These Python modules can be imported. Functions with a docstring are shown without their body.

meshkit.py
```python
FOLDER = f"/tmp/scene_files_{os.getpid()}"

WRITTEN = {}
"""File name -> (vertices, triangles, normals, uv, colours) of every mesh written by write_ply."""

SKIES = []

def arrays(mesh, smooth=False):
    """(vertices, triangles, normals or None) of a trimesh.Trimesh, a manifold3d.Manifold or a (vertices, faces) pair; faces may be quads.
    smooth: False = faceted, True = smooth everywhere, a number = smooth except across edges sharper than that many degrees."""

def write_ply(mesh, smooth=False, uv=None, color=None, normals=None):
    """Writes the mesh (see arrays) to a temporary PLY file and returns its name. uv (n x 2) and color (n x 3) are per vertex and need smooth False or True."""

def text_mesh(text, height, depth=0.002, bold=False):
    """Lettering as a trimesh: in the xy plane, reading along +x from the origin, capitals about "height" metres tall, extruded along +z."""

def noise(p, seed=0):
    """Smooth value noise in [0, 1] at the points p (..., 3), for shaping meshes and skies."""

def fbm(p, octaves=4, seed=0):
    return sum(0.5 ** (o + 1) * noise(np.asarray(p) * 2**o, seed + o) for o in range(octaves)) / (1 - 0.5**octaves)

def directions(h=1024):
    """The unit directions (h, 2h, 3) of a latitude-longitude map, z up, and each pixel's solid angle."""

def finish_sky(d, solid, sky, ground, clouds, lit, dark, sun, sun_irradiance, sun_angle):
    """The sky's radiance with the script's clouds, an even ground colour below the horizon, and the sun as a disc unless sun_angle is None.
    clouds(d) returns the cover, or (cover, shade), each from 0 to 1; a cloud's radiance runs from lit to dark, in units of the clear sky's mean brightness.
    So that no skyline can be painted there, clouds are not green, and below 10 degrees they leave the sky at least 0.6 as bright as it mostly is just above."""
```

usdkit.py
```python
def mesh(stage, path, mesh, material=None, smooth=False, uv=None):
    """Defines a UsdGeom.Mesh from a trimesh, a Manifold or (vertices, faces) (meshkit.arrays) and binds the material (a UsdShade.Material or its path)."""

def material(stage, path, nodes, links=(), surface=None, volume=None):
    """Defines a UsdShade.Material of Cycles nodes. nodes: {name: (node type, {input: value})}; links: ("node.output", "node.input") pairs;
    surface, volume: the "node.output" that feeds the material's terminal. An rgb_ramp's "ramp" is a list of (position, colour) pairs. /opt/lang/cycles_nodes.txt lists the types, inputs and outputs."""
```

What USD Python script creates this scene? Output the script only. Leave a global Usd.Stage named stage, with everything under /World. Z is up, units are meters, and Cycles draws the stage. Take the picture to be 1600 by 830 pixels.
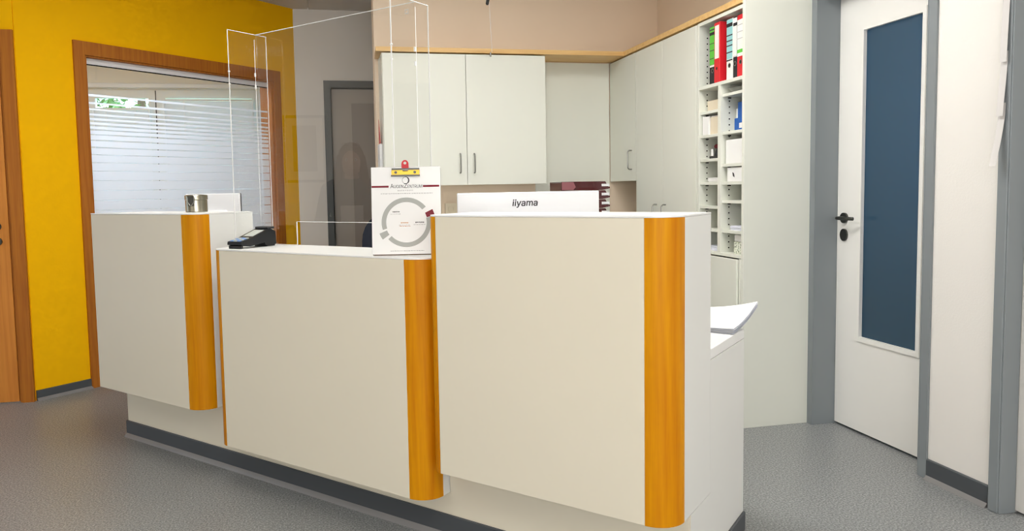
import math, numpy as np, trimesh, usdkit, meshkit
import manifold3d as m3
from shapely.geometry import Polygon, box as sbox, Point
from shapely.ops import unary_union
from shapely import affinity
from pxr import Usd, UsdGeom, UsdLux, UsdShade, Gf, Sdf

stage = Usd.Stage.CreateInMemory()
UsdGeom.SetStageUpAxis(stage, UsdGeom.Tokens.z)
UsdGeom.SetStageMetersPerUnit(stage, 1.0)
UsdGeom.Xform.Define(stage, '/World')
UsdGeom.Scope.Define(stage, '/World/Looks')
rng = np.random.default_rng(7)

# ------------------------------------------------------------------ camera
EYE_H, FPX, CXP, CYP = 1.28, 1150.04, 741.47, 378.70
YAW, PITCH, ROLL = math.radians(11.67311553), math.radians(4.0160823), math.radians(-1.07163445)
EXPOSURE = 0.0
LAMP_L = [18.0, 5.0, 18.0, 10.0, 3.0, 14.0, 26.0, 14.0, 20.0]        # radiance of the ceiling lights' diffusers, in the order of LIGHTS
SKY = (0.60, 0.78, 1.0)
SKY_I = 2.0
WIN_L = 1.8              # lit frosted window of the waiting side

FRONT_L = 6.3            # frosted daylight window in the wall behind the viewer

COOL_L = 42.0

def camera_axes():
    cy, sy, cp, sp = math.cos(YAW), math.sin(YAW), math.cos(PITCH), math.sin(PITCH)
    f = np.array([sy*cp, cy*cp, -sp]); r = np.array([cy, -sy, 0.0]); u = np.cross(r, f)
    cr, sr = math.cos(ROLL), math.sin(ROLL)
    return cr*r+sr*u, -sr*r+cr*u, f
R_, U_, F_ = camera_axes()
cam = UsdGeom.Camera.Define(stage, '/World/camera')
cam.AddTransformOp().Set(Gf.Matrix4d(*R_, 0, *U_, 0, *(-F_), 0, 0, 0, EYE_H, 1))
cam.CreateHorizontalApertureAttr(36.0)
cam.CreateVerticalApertureAttr(36.0*830/1600)
cam.CreateFocalLengthAttr(36.0*FPX/1600)
cam.CreateHorizontalApertureOffsetAttr((800-CXP)/1600*36.0)
cam.CreateVerticalApertureOffsetAttr((CYP-415)/1600*36.0)
cam.CreateClippingRangeAttr(Gf.Vec2f(0.05, 200))
cam.CreateExposureAttr(EXPOSURE)

sky = UsdLux.DomeLight.Define(stage, '/World/sky')
sky.CreateColorAttr(Gf.Vec3f(*SKY)); sky.CreateIntensityAttr(SKY_I)

# ------------------------------------------------------------------ helpers
def lin(c):
    c = np.asarray(c, float)/255.0
    return tuple(np.where(c <= 0.04045, c/12.92, ((c+0.055)/1.055)**2.4))

M = {}
def mat(name, rgb, rough=0.5, spec=0.5, metal=0.0, grain=None, bump=None, speck=None, coat=0.0):
    """grain: (scale xyz, second colour, amount) stretched noise; bump: (scale, strength, distance); speck: (scale, second colour)"""
    n = {'p': ('principled_bsdf', dict(base_color=lin(rgb), roughness=rough, specular_ior_level=spec, metallic=metal, coat_weight=coat))}
    l = []
    if grain or bump or speck:
        n['tc'] = ('texture_coordinate', {})
    if grain:
        n['mp'] = ('mapping', dict(scale=grain[0])); l.append(('tc.object', 'mp.vector'))
        n['ns'] = ('noise_texture', dict(scale=1.0, detail=4.0, roughness=0.6, distortion=0.4)); l.append(('mp.vector', 'ns.vector'))
        n['rp'] = ('rgb_ramp', dict(ramp=[(0.32, lin(rgb)), (0.72, lin(grain[1]))])); l.append(('ns.fac', 'rp.fac'))
        l.append(('rp.color', 'p.base_color'))
    if speck:
        n['sn'] = ('noise_texture', dict(scale=speck[0], detail=2.0, roughness=0.7)); l.append(('tc.object', 'sn.vector'))
        n['sr'] = ('rgb_ramp', dict(ramp=[(0.35, lin(speck[1])), (0.5, lin(rgb)), (0.68, lin(speck[2]))])); l.append(('sn.fac', 'sr.fac'))
        l.append(('sr.color', 'p.base_color'))
    if bump:
        n['bn'] = ('noise_texture', dict(scale=bump[0], detail=3.0)); l.append(('tc.object', 'bn.vector'))
        n['bp'] = ('bump', dict(strength=bump[1], distance=bump[2])); l.append(('bn.fac', 'bp.height'))
        l.append(('bp.normal', 'p.normal'))
    M[name] = usdkit.material(stage, f'/World/Looks/{name}', n, l, surface='p.BSDF')
    return M[name]

def emit(name, color, strength):
    M[name] = usdkit.material(stage, f'/World/Looks/{name}', {'e': ('emission', dict(color=color, strength=strength))}, [], surface='e.emission')

def pane_mat(name, tint=(1, 1, 1), ior=1.49, rough=0.0):
    M[name] = usdkit.material(stage, f'/World/Looks/{name}', {
        'f': ('fresnel', dict(IOR=ior)), 'ge': ('geometry', {}), 'iv': ('math', dict(math_type='subtract', value1=1.0)), 'mu': ('math', dict(math_type='multiply')), 't': ('transparent_bsdf', dict(color=tint)),
        'g': ('glossy_bsdf', dict(color=(1, 1, 1), roughness=rough)), 'm': ('mix_closure', {})},
        [('ge.backfacing', 'iv.value2'), ('f.fac', 'mu.value1'), ('iv.value', 'mu.value2'), ('mu.value', 'm.fac'), ('t.BSDF', 'm.closure1'), ('g.BSDF', 'm.closure2')], surface='m.closure')

def frost_mat(name, rgb, clear):
    M[name] = usdkit.material(stage, f'/World/Looks/{name}', {
        'd': ('translucent_bsdf', dict(color=lin(rgb))), 'r': ('diffuse_bsdf', dict(color=lin(rgb))), 'a': ('mix_closure', dict(fac=0.25)),
        't': ('transparent_bsdf', dict(color=(1, 1, 1))), 'm': ('mix_closure', dict(fac=clear))},
        [('d.BSDF', 'a.closure1'), ('r.BSDF', 'a.closure2'), ('a.closure', 'm.closure1'), ('t.BSDF', 'm.closure2')], surface='m.closure')

taken = {}
def numbered(parent, name):
    k = taken.get((parent, name), 0); taken[(parent, name)] = k+1
    return f'{parent}/{name}' + (f'_{k:03d}' if k else '')

def tag(prim, label=None, cat=None, group=None, kind=None):
    for k, v in (('label', label), ('category', cat), ('group', group), ('kind', kind)):
        if v: prim.SetCustomDataByKey(k, v)
    return prim

def thing(name, label=None, cat=None, loc=(0, 0, 0), rotz=0.0, group=None, kind=None):
    x = UsdGeom.Xform.Define(stage, numbered('/World', name))
    x.AddTranslateOp().Set(Gf.Vec3d(*map(float, loc)))
    if rotz: x.AddRotateZOp().Set(float(rotz))
    return tag(x.GetPrim(), label, cat, group, kind)

def obj(name, mesh, m, parent=None, smooth=35, **kw):
    path = numbered(str(parent.GetPath()) if parent else '/World', name)
    if isinstance(mesh, (list,)): mesh = trimesh.util.concatenate(mesh)
    p = usdkit.mesh(stage, path, mesh, M[m], smooth=smooth).GetPrim()
    return tag(p, **kw)

def dup(root, loc, rotz=0.0, label=None, group=None):
    was = root.GetCustomData()
    name = root.GetName()
    x = UsdGeom.Xform.Define(stage, numbered('/World', name))
    p = x.GetPrim()
    p.GetReferences().AddInternalReference(root.GetPath())
    x.ClearXformOpOrder()
    x.AddTranslateOp().Set(Gf.Vec3d(*map(float, loc)))
    x.AddRotateZOp().Set(float(rotz))
    p.SetInstanceable(True)
    return tag(p, label or was.get('label'), was['category'], group or was.get('group'))

def bx(x0, y0, z0, x1, y1, z1, b=0.0015):
    """a box with chamfered edges"""
    lo, hi = np.minimum([x0, y0, z0], [x1, y1, z1]), np.maximum([x0, y0, z0], [x1, y1, z1])
    b = min(b, 0.3*float((hi-lo).min()))
    if b <= 0: return trimesh.creation.box(bounds=[lo, hi])
    pts = []
    for i in range(8):
        s = np.array([i & 1, i >> 1 & 1, i >> 2 & 1])
        c = np.where(s, hi, lo); d = np.where(s, -b, b)
        for k in range(3):
            q = c+d; q[k] = c[k]; pts.append(q)
    return trimesh.convex.convex_hull(np.array(pts))

def prism(poly, z0, z1):
    if not isinstance(poly, (Polygon,)) and not hasattr(poly, 'geom_type'): poly = Polygon(poly)
    gs = list(poly.geoms) if hasattr(poly, 'geoms') else [poly]
    out = []
    for g in gs:
        m = trimesh.creation.extrude_polygon(g, abs(z1-z0), engine='earcut'); m.apply_translation([0, 0, min(z0, z1)]); out.append(m)
    return trimesh.util.concatenate(out)

def axes(m, ex, ey, ez, o=(0, 0, 0)):
    T = np.eye(4); T[:3, 0], T[:3, 1], T[:3, 2], T[:3, 3] = ex, ey, ez, o
    m = m.copy(); m.apply_transform(T)
    if np.linalg.det(T[:3, :3]) < 0: m.invert()
    return m
def prism_xz(poly, y0, y1):   # polygon drawn in (x, z), extruded along y
    return axes(prism(poly, min(y0, y1), max(y0, y1)), [1, 0, 0], [0, 0, 1], [0, 1, 0])
def prism_yz(poly, x0, x1):   # polygon drawn in (y, z), extruded along x
    return axes(prism(poly, min(x0, x1), max(x0, x1)), [0, 1, 0], [0, 0, 1], [1, 0, 0])

def tube(pts, r, n=10):
    pts = np.asarray(pts, float)
    rr = np.broadcast_to(np.asarray(r, float), (len(pts),))
    t = np.gradient(pts, axis=0); t /= np.linalg.norm(t, axis=1, keepdims=True)
    ref = np.array([0, 0, 1.0]) if abs(t[:, 2]).max() < 0.9 else np.array([0.31, 0.95, 0.0]) if abs(t[:, :2]).max() < 0.9 else np.array([0.577, 0.577, -0.577])
    a = np.cross(t, ref); a /= np.linalg.norm(a, axis=1, keepdims=True); b = np.cross(t, a)
    an = np.arange(n)*2*math.pi/n
    v = pts[:, None]+rr[:, None, None]*(np.cos(an)[None, :, None]*a[:, None]+np.sin(an)[None, :, None]*b[:, None])
    V = list(v.reshape(-1, 3)); Fc = []
    for i in range(len(pts)-1):
        for j in range(n):
            p, q = i*n+j, i*n+(j+1) % n
            Fc += [[p, q, q+n], [p, q+n, p+n]]
    c0, c1 = len(V), len(V)+1; V += [pts[0], pts[-1]]; e = (len(pts)-1)*n
    for j in range(n):
        Fc += [[c0, (j+1) % n, j], [c1, e+j, e+(j+1) % n]]
    m = trimesh.Trimesh(np.array(V), np.array(Fc), process=False); m.fix_normals(); return m

def arc(cx, cy, rx, ry, a0, a1, n=14):
    t = np.radians(np.linspace(a0, a1, n)); return [(cx+rx*math.cos(q), cy+ry*math.sin(q)) for q in t]

def lathe(profile, n=32):
    m = trimesh.creation.revolve(np.array(profile, float), sections=n); m.fix_normals(); return m

def bow_handle(length, out, r):   # lies in the xz plane: along z, standing off along -y
    k = 0.016
    p = [(0, 0, 0), (0, -out+k, 0)] + [(0, -out+k-k*math.sin(a), k*0+k*(1-math.cos(a))) for a in np.linspace(0.3, math.pi/2, 4)]
    q = [(0, y, length-z) for _, y, z in p[::-1]]
    return tube(p+q, r, 8)

# materials -------------------------------------------------------------
mat('laminate', (229, 230, 219), 0.42)
mat('counter_white', (231, 231, 227), 0.45)
mat('counter_cream', (231, 223, 203), 0.45)
mat('top_white', (240, 240, 238), 0.35)
mat('cherry', (220, 150, 2), 0.42, spec=0.16, grain=((38, 38, 1.6), (196, 116, 2), 1))
mat('frame_wood', (184, 114, 36), 0.5, spec=0.25, grain=((60, 60, 2.2), (160, 90, 28), 1))
mat('door_wood', (216, 140, 58), 0.5, spec=0.3, grain=((45, 45, 1.8), (198, 120, 46), 1))
mat('maple', (236, 198, 134), 0.5, grain=((2, 40, 40), (220, 172, 106), 1))
mat('floor', (134, 136, 136), 0.36, speck=(135, (100, 102, 102), (172, 173, 172)))
mat('vinyl_dark', (74, 78, 82), 0.45)
mat('vinyl_lip', (128, 126, 126), 0.35)
mat('yellow_paint', (252, 190, 2), 0.8, spec=0.12, bump=(90, 0.25, 0.002))
mat('white_paint', (234, 230, 224), 0.8, bump=(110, 0.3, 0.002))
mat('beige_paint', (240, 220, 196), 0.8, bump=(110, 0.2, 0.002))
mat('ceiling_paint', (214, 210, 202), 0.85)
mat('steel_grey', (132, 138, 141), 0.45)
mat('steel_dark', (84, 88, 88), 0.5)
mat('door_taupe', (176, 168, 158), 0.55)
mat('panel_taupe', (154, 145, 136), 0.55)
mat('door_white', (240, 238, 233), 0.5)
mat('metal_dark', (92, 92, 88), 0.32, metal=1.0)
mat('metal_grey', (150, 150, 146), 0.35, metal=1.0)
mat('tin_metal', (168, 163, 146), 0.24, metal=1.0)
mat('brass', (214, 170, 72), 0.28, metal=1.0)
mat('black_plastic', (22, 23, 26), 0.38)
mat('dark_grey', (50, 52, 56), 0.5)
mat('white_plastic', (238, 238, 240), 0.4)
mat('paper', (244, 243, 241), 0.7)
mat('paper_grey', (212, 208, 205), 0.7)
mat('paper_blue', (226, 228, 240), 0.7)
mat('print_grey', (176, 177, 172), 0.7)
mat('print_dark', (70, 66, 70), 0.7)
mat('print_light', (190, 188, 186), 0.7)
mat('print_orange', (206, 150, 104), 0.7)
mat('maroon', (124, 14, 36), 0.6)
mat('tray_red', (74, 4, 16), 0.12, coat=0.5)
mat('tray_pale', (150, 92, 98), 0.3)
mat('red', (204, 30, 40), 0.4)
mat('red_binder', (214, 30, 42), 0.45)
mat('binder_black', (32, 34, 38), 0.6)
mat('binder_white', (238, 238, 232), 0.6)
mat('label_green', (96, 196, 66), 0.6)
mat('label_teal', (152, 206, 208), 0.6)
mat('hole_dark', (36, 34, 30), 0.7)
mat('card_beige', (226, 214, 190), 0.75)
mat('blue_box', (20, 92, 178), 0.5)
mat('navy_cloth', (26, 32, 46), 0.85, bump=(400, 0.3, 0.001))
mat('shadow_back', (196, 184, 172), 0.8)
mat('edge_acrylic', (250, 250, 248), 0.25)
mat('blind_white', (236, 240, 246), 0.6)
mat('upvc', (228, 228, 226), 0.45)
mat('green_leaf', (96, 132, 70), 0.6)
mat('bark', (96, 78, 60), 0.85)
mat('grass', (110, 140, 80), 0.9)
mat('skin', (206, 160, 134), 0.5)
mat('hair', (96, 70, 52), 0.55)
mat('jacket', (34, 32, 36), 0.85)
mat('trousers', (42, 46, 58), 0.85)
mat('shoe', (28, 26, 26), 0.5)
mat('pink_cloth', (226, 206, 206), 0.85)
mat('print_picture', (150, 132, 104), 0.7, grain=((9, 9, 9), (96, 78, 54), 1))
mat('picture_frame', (62, 44, 26), 0.5)
mat('mat_board', (232, 226, 212), 0.7)
mat('patterned', (228, 232, 214), 0.7, speck=(95, (70, 92, 60), (240, 240, 228)))
mat('screen_grey', (196, 204, 200), 0.25)
mat('key_blue', (120, 160, 220), 0.4)
for k, L_ in enumerate(LAMP_L): emit(f'lamp_glow_{k}', (1.0, 0.985, 0.95), L_)
emit('daylight_pane', (1.0, 0.99, 0.985), FRONT_L)
emit('lamp_cool', (0.76, 0.87, 1.0), COOL_L)
emit('window_glow', (0.62, 0.80, 1.0), WIN_L)
pane_mat('acrylic', (0.985, 0.985, 0.98), 1.8)
pane_mat('acrylic_fin', (0.985, 0.985, 0.98), 1.35)
pane_mat('glass', (0.97, 0.985, 0.98), 1.5)
frost_mat('frost', (244, 246, 250), 0.12)
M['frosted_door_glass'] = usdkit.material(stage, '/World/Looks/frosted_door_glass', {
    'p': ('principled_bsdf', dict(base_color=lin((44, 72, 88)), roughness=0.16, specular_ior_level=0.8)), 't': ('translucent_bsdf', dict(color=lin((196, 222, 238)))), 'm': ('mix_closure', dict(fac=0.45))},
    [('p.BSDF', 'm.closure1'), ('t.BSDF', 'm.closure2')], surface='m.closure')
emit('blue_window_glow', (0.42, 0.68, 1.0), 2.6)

# ------------------------------------------------------------------ the setting
AC = -46.52791  # degrees: the counter's long direction in the plan
C = np.array([math.cos(math.radians(AC)), math.sin(math.radians(AC)), 0.0]); D = np.array([-C[1], C[0], 0.0])
def fc(c, d, z=0.0): return c*C+d*D+np.array([0, 0, z])
CEIL = 2.862
XR, XL, YB = 2.53, -3.5, -2.6
def struct(name, mesh, m, parent=None, **kw):
    p = obj(name, mesh, m, parent, **kw)
    if parent is None: p.SetCustomDataByKey('kind', 'structure')
    return p
def sroom(name): return thing(name, kind='structure')

struct('floor', bx(-5.6, YB-0.15, -0.12, 3.9, 9.0, 0, 0), 'floor')
ceil = sroom('ceiling')
obj('slab', bx(-5.6, YB-0.15, CEIL+0.012, 3.9, 9.0, CEIL+0.2, 0), 'ceiling_paint', ceil)
for i in range(4):
    for j in range(3):
        x0 = -1.30+i*0.625-0.01; y0 = 4.75+j*0.625
        obj('ceiling_panel', bx(x0+0.004, y0+0.004, CEIL, x0+0.621, y0+0.621, CEIL+0.016, 0.003), 'ceiling_paint', ceil)
# right wall with two doorways
DO = (2.690, 3.412, 2.262)      # far door: opening y0, y1, head
ND = (1.30, 2.292, 2.262)       # near door
wr = Polygon([(YB, 0), (5.255, 0), (5.255, CEIL+0.012), (YB, CEIL+0.012)])
struct('wall_side_far', bx(3.75, YB, 0, 3.9, 5.255, CEIL+0.012, 0), 'white_paint')
for a, b, h in (DO, ND): wr = wr.difference(sbox(a, -1, b, h))
wall_right = sroom('wall_right')
obj('plaster', prism_yz(wr, XR, XR+0.17), 'white_paint', wall_right)
# beige wall facing above and behind the cupboards on that side (same wall, its own coat)
obj('beige_coat', bx(XR-0.004, 3.47, 0.0, XR, 5.25, CEIL, 0), 'beige_paint', wall_right)
# back wall behind the cabinets: a partition that ends at the corridor
struct('wall_back', bx(0.395, 5.255, 0, 3.9, 5.42, CEIL+0.012, 0), 'beige_paint')
# corridor beyond
wall_far = sroom('wall_far')
wf = Polygon([(-0.36, 0), (3.7, 0), (3.7, CEIL+0.012), (-0.36, CEIL+0.012)]).difference(sbox(0.105, -1, 0.985, 2.200))
obj('plaster', prism_xz(wf, 6.607, 6.77), 'white_paint', wall_far)
struct('wall_corridor', bx(3.55, 5.42, 0, 3.7, 6.607, CEIL+0.012, 0), 'white_paint')
# yellow wall along the counter's depth direction with the window opening
YC = -4.925
OP = (2.585, 4.165, 0.95, 2.235)  # d0, d1, z0, z1 of the hole in the yellow wall
wall_yellow = sroom('wall_left')
wy = Polygon([(2.172, 0), (4.43, 0), (4.43, CEIL+0.012), (2.172, CEIL+0.012)]).difference(sbox(OP[0]-0.03, 0.06, OP[1]+0.03, OP[3]+0.03))
yl = prism_yz(wy, YC-0.14, YC)
T = np.eye(4); T[:3, 0], T[:3, 1], T[:3, 2] = C, D, [0, 0, 1]
T2 = np.eye(4); T2[:3, 0], T2[:3, 1] = C, D
def to_cd(m): m = m.copy(); m.apply_transform(T2); return m
obj('plaster', to_cd(yl), 'yellow_paint', wall_yellow)
# wall of the orange door
wo = Polygon([(-5.6, 0), (-1.815, 0), (-1.815, CEIL+0.012), (-5.6, CEIL+0.012)]).difference(sbox(-2.86, -1, -1.885, 2.262))
wall_door = sroom('wall_doorway')
obj('plaster', prism_xz(wo, 5.062, 5.20), 'yellow_paint', wall_door)
# outer left wall with the frosted window, and the wall behind the viewer
wl = Polygon([(YB, 0), (5.062, 0), (5.062, CEIL+0.012), (YB, CEIL+0.012)]).difference(sbox(3.93, 0.05, 4.95, 2.25))
wall_side = sroom('wall_side')
obj('plaster', prism_yz(wl, XL-0.15, XL), 'white_paint', wall_side)
wfp = Polygon([(XL-0.15, 0), (3.9, 0), (3.9, CEIL+0.012), (XL-0.15, CEIL+0.012)]).difference(sbox(-2.0, 0.8, 1.8, 2.2))
wall_front = sroom('wall_front')
obj('plaster', prism_xz(wfp, YB-0.15, YB), 'white_paint', wall_front)
w4 = thing('window_4', kind='structure')
f4 = sbox(-2.0, 0.8, 1.8, 2.2)
for k in range(3): f4 = f4.difference(sbox(-1.94+k*1.2467, 0.86, -1.94+k*1.2467+1.187, 2.14)); obj('frosted_pane', bx(-1.94+k*1.2467, YB-0.07, 0.86, -1.94+k*1.2467+1.187, YB-0.062, 2.14, 0), 'daylight_pane', w4)
obj('window_frame', prism_xz(f4, YB-0.10, YB-0.02), 'upvc', w4)
w1 = thing('window_1', kind='structure')
wfr = sbox(3.93, 0.05, 4.95, 2.25).difference(sbox(4.00, 0.12, 4.88, 2.18))
obj('window_frame', prism_yz(wfr, XL-0.10, XL-0.02), 'upvc', w1)
obj('frosted_pane', bx(XL-0.07, 4.0, 0.12, XL-0.062, 4.88, 2.18, 0), 'window_glow', w1)

# baseboards: dark strip and welded lip
def baseboard(name, p, q, h=0.085, t=0.012):
    """from p to q in plan, standing on the left of the direction p->q"""
    p, q = np.asarray(p, float), np.asarray(q, float); u = (q-p)/np.linalg.norm(q-p); n = np.array([-u[1], u[0]]); L = float(np.linalg.norm(q-p))
    prof = [(0, 0), (t, 0), (t, h-0.003), (t-0.004, h), (0, h)]
    lip = [(t, 0), (t+0.014, 0), (t+0.010, 0.006), (t, 0.018)]
    b = thing(name, kind='structure')
    for nm, pr, m in (('strip', prof, 'vinyl_dark'), ('welded_lip', lip, 'vinyl_lip')):
        g = prism(pr, 0, L)
        obj(nm, axes(g, [n[0], n[1], 0], [0, 0, 1], [u[0], u[1], 0], [p[0], p[1], 0]), m, b)
    return b
baseboard('baseboard_right', (XR, 2.345), (XR, 2.645), 0.088)
e0, e1 = fc(YC, 2.525), fc(YC, 2.172)
baseboard('baseboard_left', e0[:2], e1[:2], 0.066)
baseboard('baseboard_far', (0.045, 6.607), (-0.17, 6.607))

# ---- wooden window in the yellow wall (rotated into the counter's frame)
w2 = thing('window_2', loc=(0, 0, 0), rotz=AC, kind='structure')
d0, d1, z0, z1 = 2.520, 4.233, 0.0, 2.310
fo = sbox(d0, z0, d1, z1).difference(sbox(d0+0.072, z0+0.9, d1-0.072, z1-0.088))
fo = sbox(d0, z0, d1, z1).difference(sbox(d0+0.072, 0.10, d1-0.072, z1-0.088))
obj('architrave', prism_yz(fo, YC, YC+0.018), 'frame_wood', w2)
fi = sbox(d0+0.06, z0+0.03, d1-0.06, z1-0.07).difference(sbox(d0+0.088, 0.13, d1-0.09, z1-0.098))
obj('jamb_lining', prism_yz(fi, YC-0.14, YC+0.002), 'frame_wood', w2)
PX = YC-0.055
obj('glass_pane', prism_yz(sbox(d0+0.088, 0.13, d1-0.09, z1-0.098), PX-0.006, PX), 'glass', w2)
obj('glazing_bead', prism_yz(sbox(d0+0.088, z1-0.135, d1-0.09, z1-0.098), PX+0.0005, PX+0.012), 'white_plastic', w2)
obj('seal', prism_yz(sbox(d0+0.088, z1-0.142, d1-0.09, z1-0.1355), PX+0.0005, PX+0.010), 'black_plastic', w2)
lines = [1.978, 1.925, 1.882, 1.848, 1.818, 1.790, 1.762, 1.735, 1.703, 1.664, 1.616, 1.568, 1.515, 1.458, 1.394, 1.326, 1.258, 1.19, 1.12, 1.04, 0.95]
for k in range(len(lines)-1):
    pitch = lines[k]-lines[k+1]
    frac = np.interp(k, [0, 3, 6, 9, 12, 20], [0.26, 0.42, 0.66, 0.84, 0.93, 0.95])
    zt = lines[k]; zb = zt-pitch*frac
    y0, y1 = d0+0.09, d1-0.092
    # hand-cut look: the slit below the band wavers a little along its length
    n = 24; ys = np.linspace(y0, y1, n)
    wob = 0.0012*np.sin(ys*9+k*1.7)+0.0008*np.sin(ys*23+k*0.9)
    poly = Polygon([(y, zb+w) for y, w in zip(ys, wob)]+[(y1, zt), (y0, zt)])
    obj('frosted_band', prism_yz(poly, PX+0.0003, PX+0.0011), 'frost', w2, smooth=False)
obj('sill_panel', prism_yz(sbox(d0+0.088, 0.13, d1-0.09, 0.90), PX-0.02, PX-0.0065), 'frame_wood', w2)

# ---- room beyond the window: outer wall with a two-leaf window and blinds
YW = 8.4
wo2 = Polygon([(-5.5, 0), (0.6, 0), (0.6, CEIL+0.012), (-5.5, CEIL+0.012)]).difference(sbox(-2.40, 0.9, -0.60, 2.42))
wall_outer = sroom('wall_outer')
obj('plaster', prism_xz(wo2, YW, YW+0.25), 'white_paint', wall_outer)
struct('wall_side_room', bx(-5.6, 5.2, 0, -5.45, YW, CEIL+0.012, 0), 'white_paint')
struct('wall_room_end', bx(0.30, 6.77, 0, 0.45, YW, CEIL+0.012, 0), 'white_paint')
w3 = thing('window_3', kind='structure')
fr = sbox(-2.40, 0.9, -0.60, 2.42)
for a, b in ((-2.29, -1.766), (-1.595, -0.706)): fr = fr.difference(sbox(a, 1.0, b, 2.325))
obj('window_frame', prism_xz(fr, YW+0.05, YW+0.12), 'upvc', w3)
obj('sash_joint', bx(-1.697, YW+0.044, 0.95, -1.688, YW+0.0505, 2.405, 0), 'black_plastic', w3)
obj('shutter_box', bx(-2.45, YW-0.03, 2.425, -0.56, YW+0.0, 2.47, 0.004), 'white_plastic', w3)
for a, b in ((-2.29, -1.766), (-1.595, -0.706)): obj('pane', bx(a-0.01, YW+0.085, 0.99, b+0.01, YW+0.091, 2.335, 0), 'glass', w3)
obj('sill', bx(-2.45, YW-0.18, 0.86, -0.55, YW+0.05, 0.90), 'top_white', w3)
for a, b, top, lab in ((-2.30, -1.756, 2.215, 'white venetian blind lowered part way in the narrow left window leaf'), (-1.605, -0.696, 2.312, 'white venetian blind covering the wide right window leaf')):
    bl = thing('venetian_blind', lab, 'blind', ((a+b)/2, YW+0.012, 0.92))
    h = (b-a)/2; n = int((top-0.96)/0.0215)
    obj('head_rail', bx(-h, -0.016, top-0.92-0.022, h, 0.016, top-0.92), 'white_plastic', bl)
    sl = []
    for i in range(n):
        s = bx(-h, -0.0125, -0.0006, h, 0.0125, 0.0006, 0)
        s.apply_transform(trimesh.transformations.rotation_matrix(math.radians(-70), [1, 0, 0])); s.apply_translation([0, 0, top-0.92-0.036-i*0.0215]); sl.append(s)
    obj('slats', sl, 'blind_white', bl, smooth=False, kind='stuff')
    for f in (-0.55, 0.5): obj('ladder_cord', bx(f*h-0.004, -0.019, 0.0, f*h+0.004, -0.0165, top-0.94, 0), 'white_plastic', bl)
    for f in (-1, 1): obj('guide_rail', bx(f*h-0.006, -0.02, 0.0, f*h+0.006, -0.008, top-0.92, 0), 'white_plastic', bl)
    obj('bottom_rail', bx(-h, -0.012, 0.0, h, 0.012, 0.016), 'white_plastic', bl)

# outside: lawn and tree
struct('ground', bx(-30, 8.7, -0.6, 30, 60, -0.4, 0), 'grass')
tr = thing('garden_tree', 'leafy green tree outside, seen above the lowered blind of the left window leaf', 'tree', (-3.15, 14.5, -0.4))
obj('trunk', tube([(0, 0, 0), (0.03, 0, 1.4), (-0.02, 0.05, 2.8), (0.02, 0, 4.2)], [0.16, 0.13, 0.10, 0.03]), 'bark', tr)
lv = []
for i in range(900):
    u = rng.normal(size=3); u /= np.linalg.norm(u); r = rng.uniform(0.35, 1)**0.5
    p = u*np.array([1.25, 1.0, 1.25])*r+np.array([0.25, 0, 3.6])
    a = rng.normal(size=3); a /= np.linalg.norm(a); b = np.cross(a, rng.normal(size=3)); b /= np.linalg.norm(b); s = rng.uniform(0.07, 0.13)
    lv.append(trimesh.Trimesh([p-a*s, p+b*s*0.5, p+a*s, p-b*s*0.5], [[0, 1, 2], [0, 2, 3]], process=False))
obj('foliage', lv, 'green_leaf', tr, smooth=False, kind='stuff')

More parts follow.
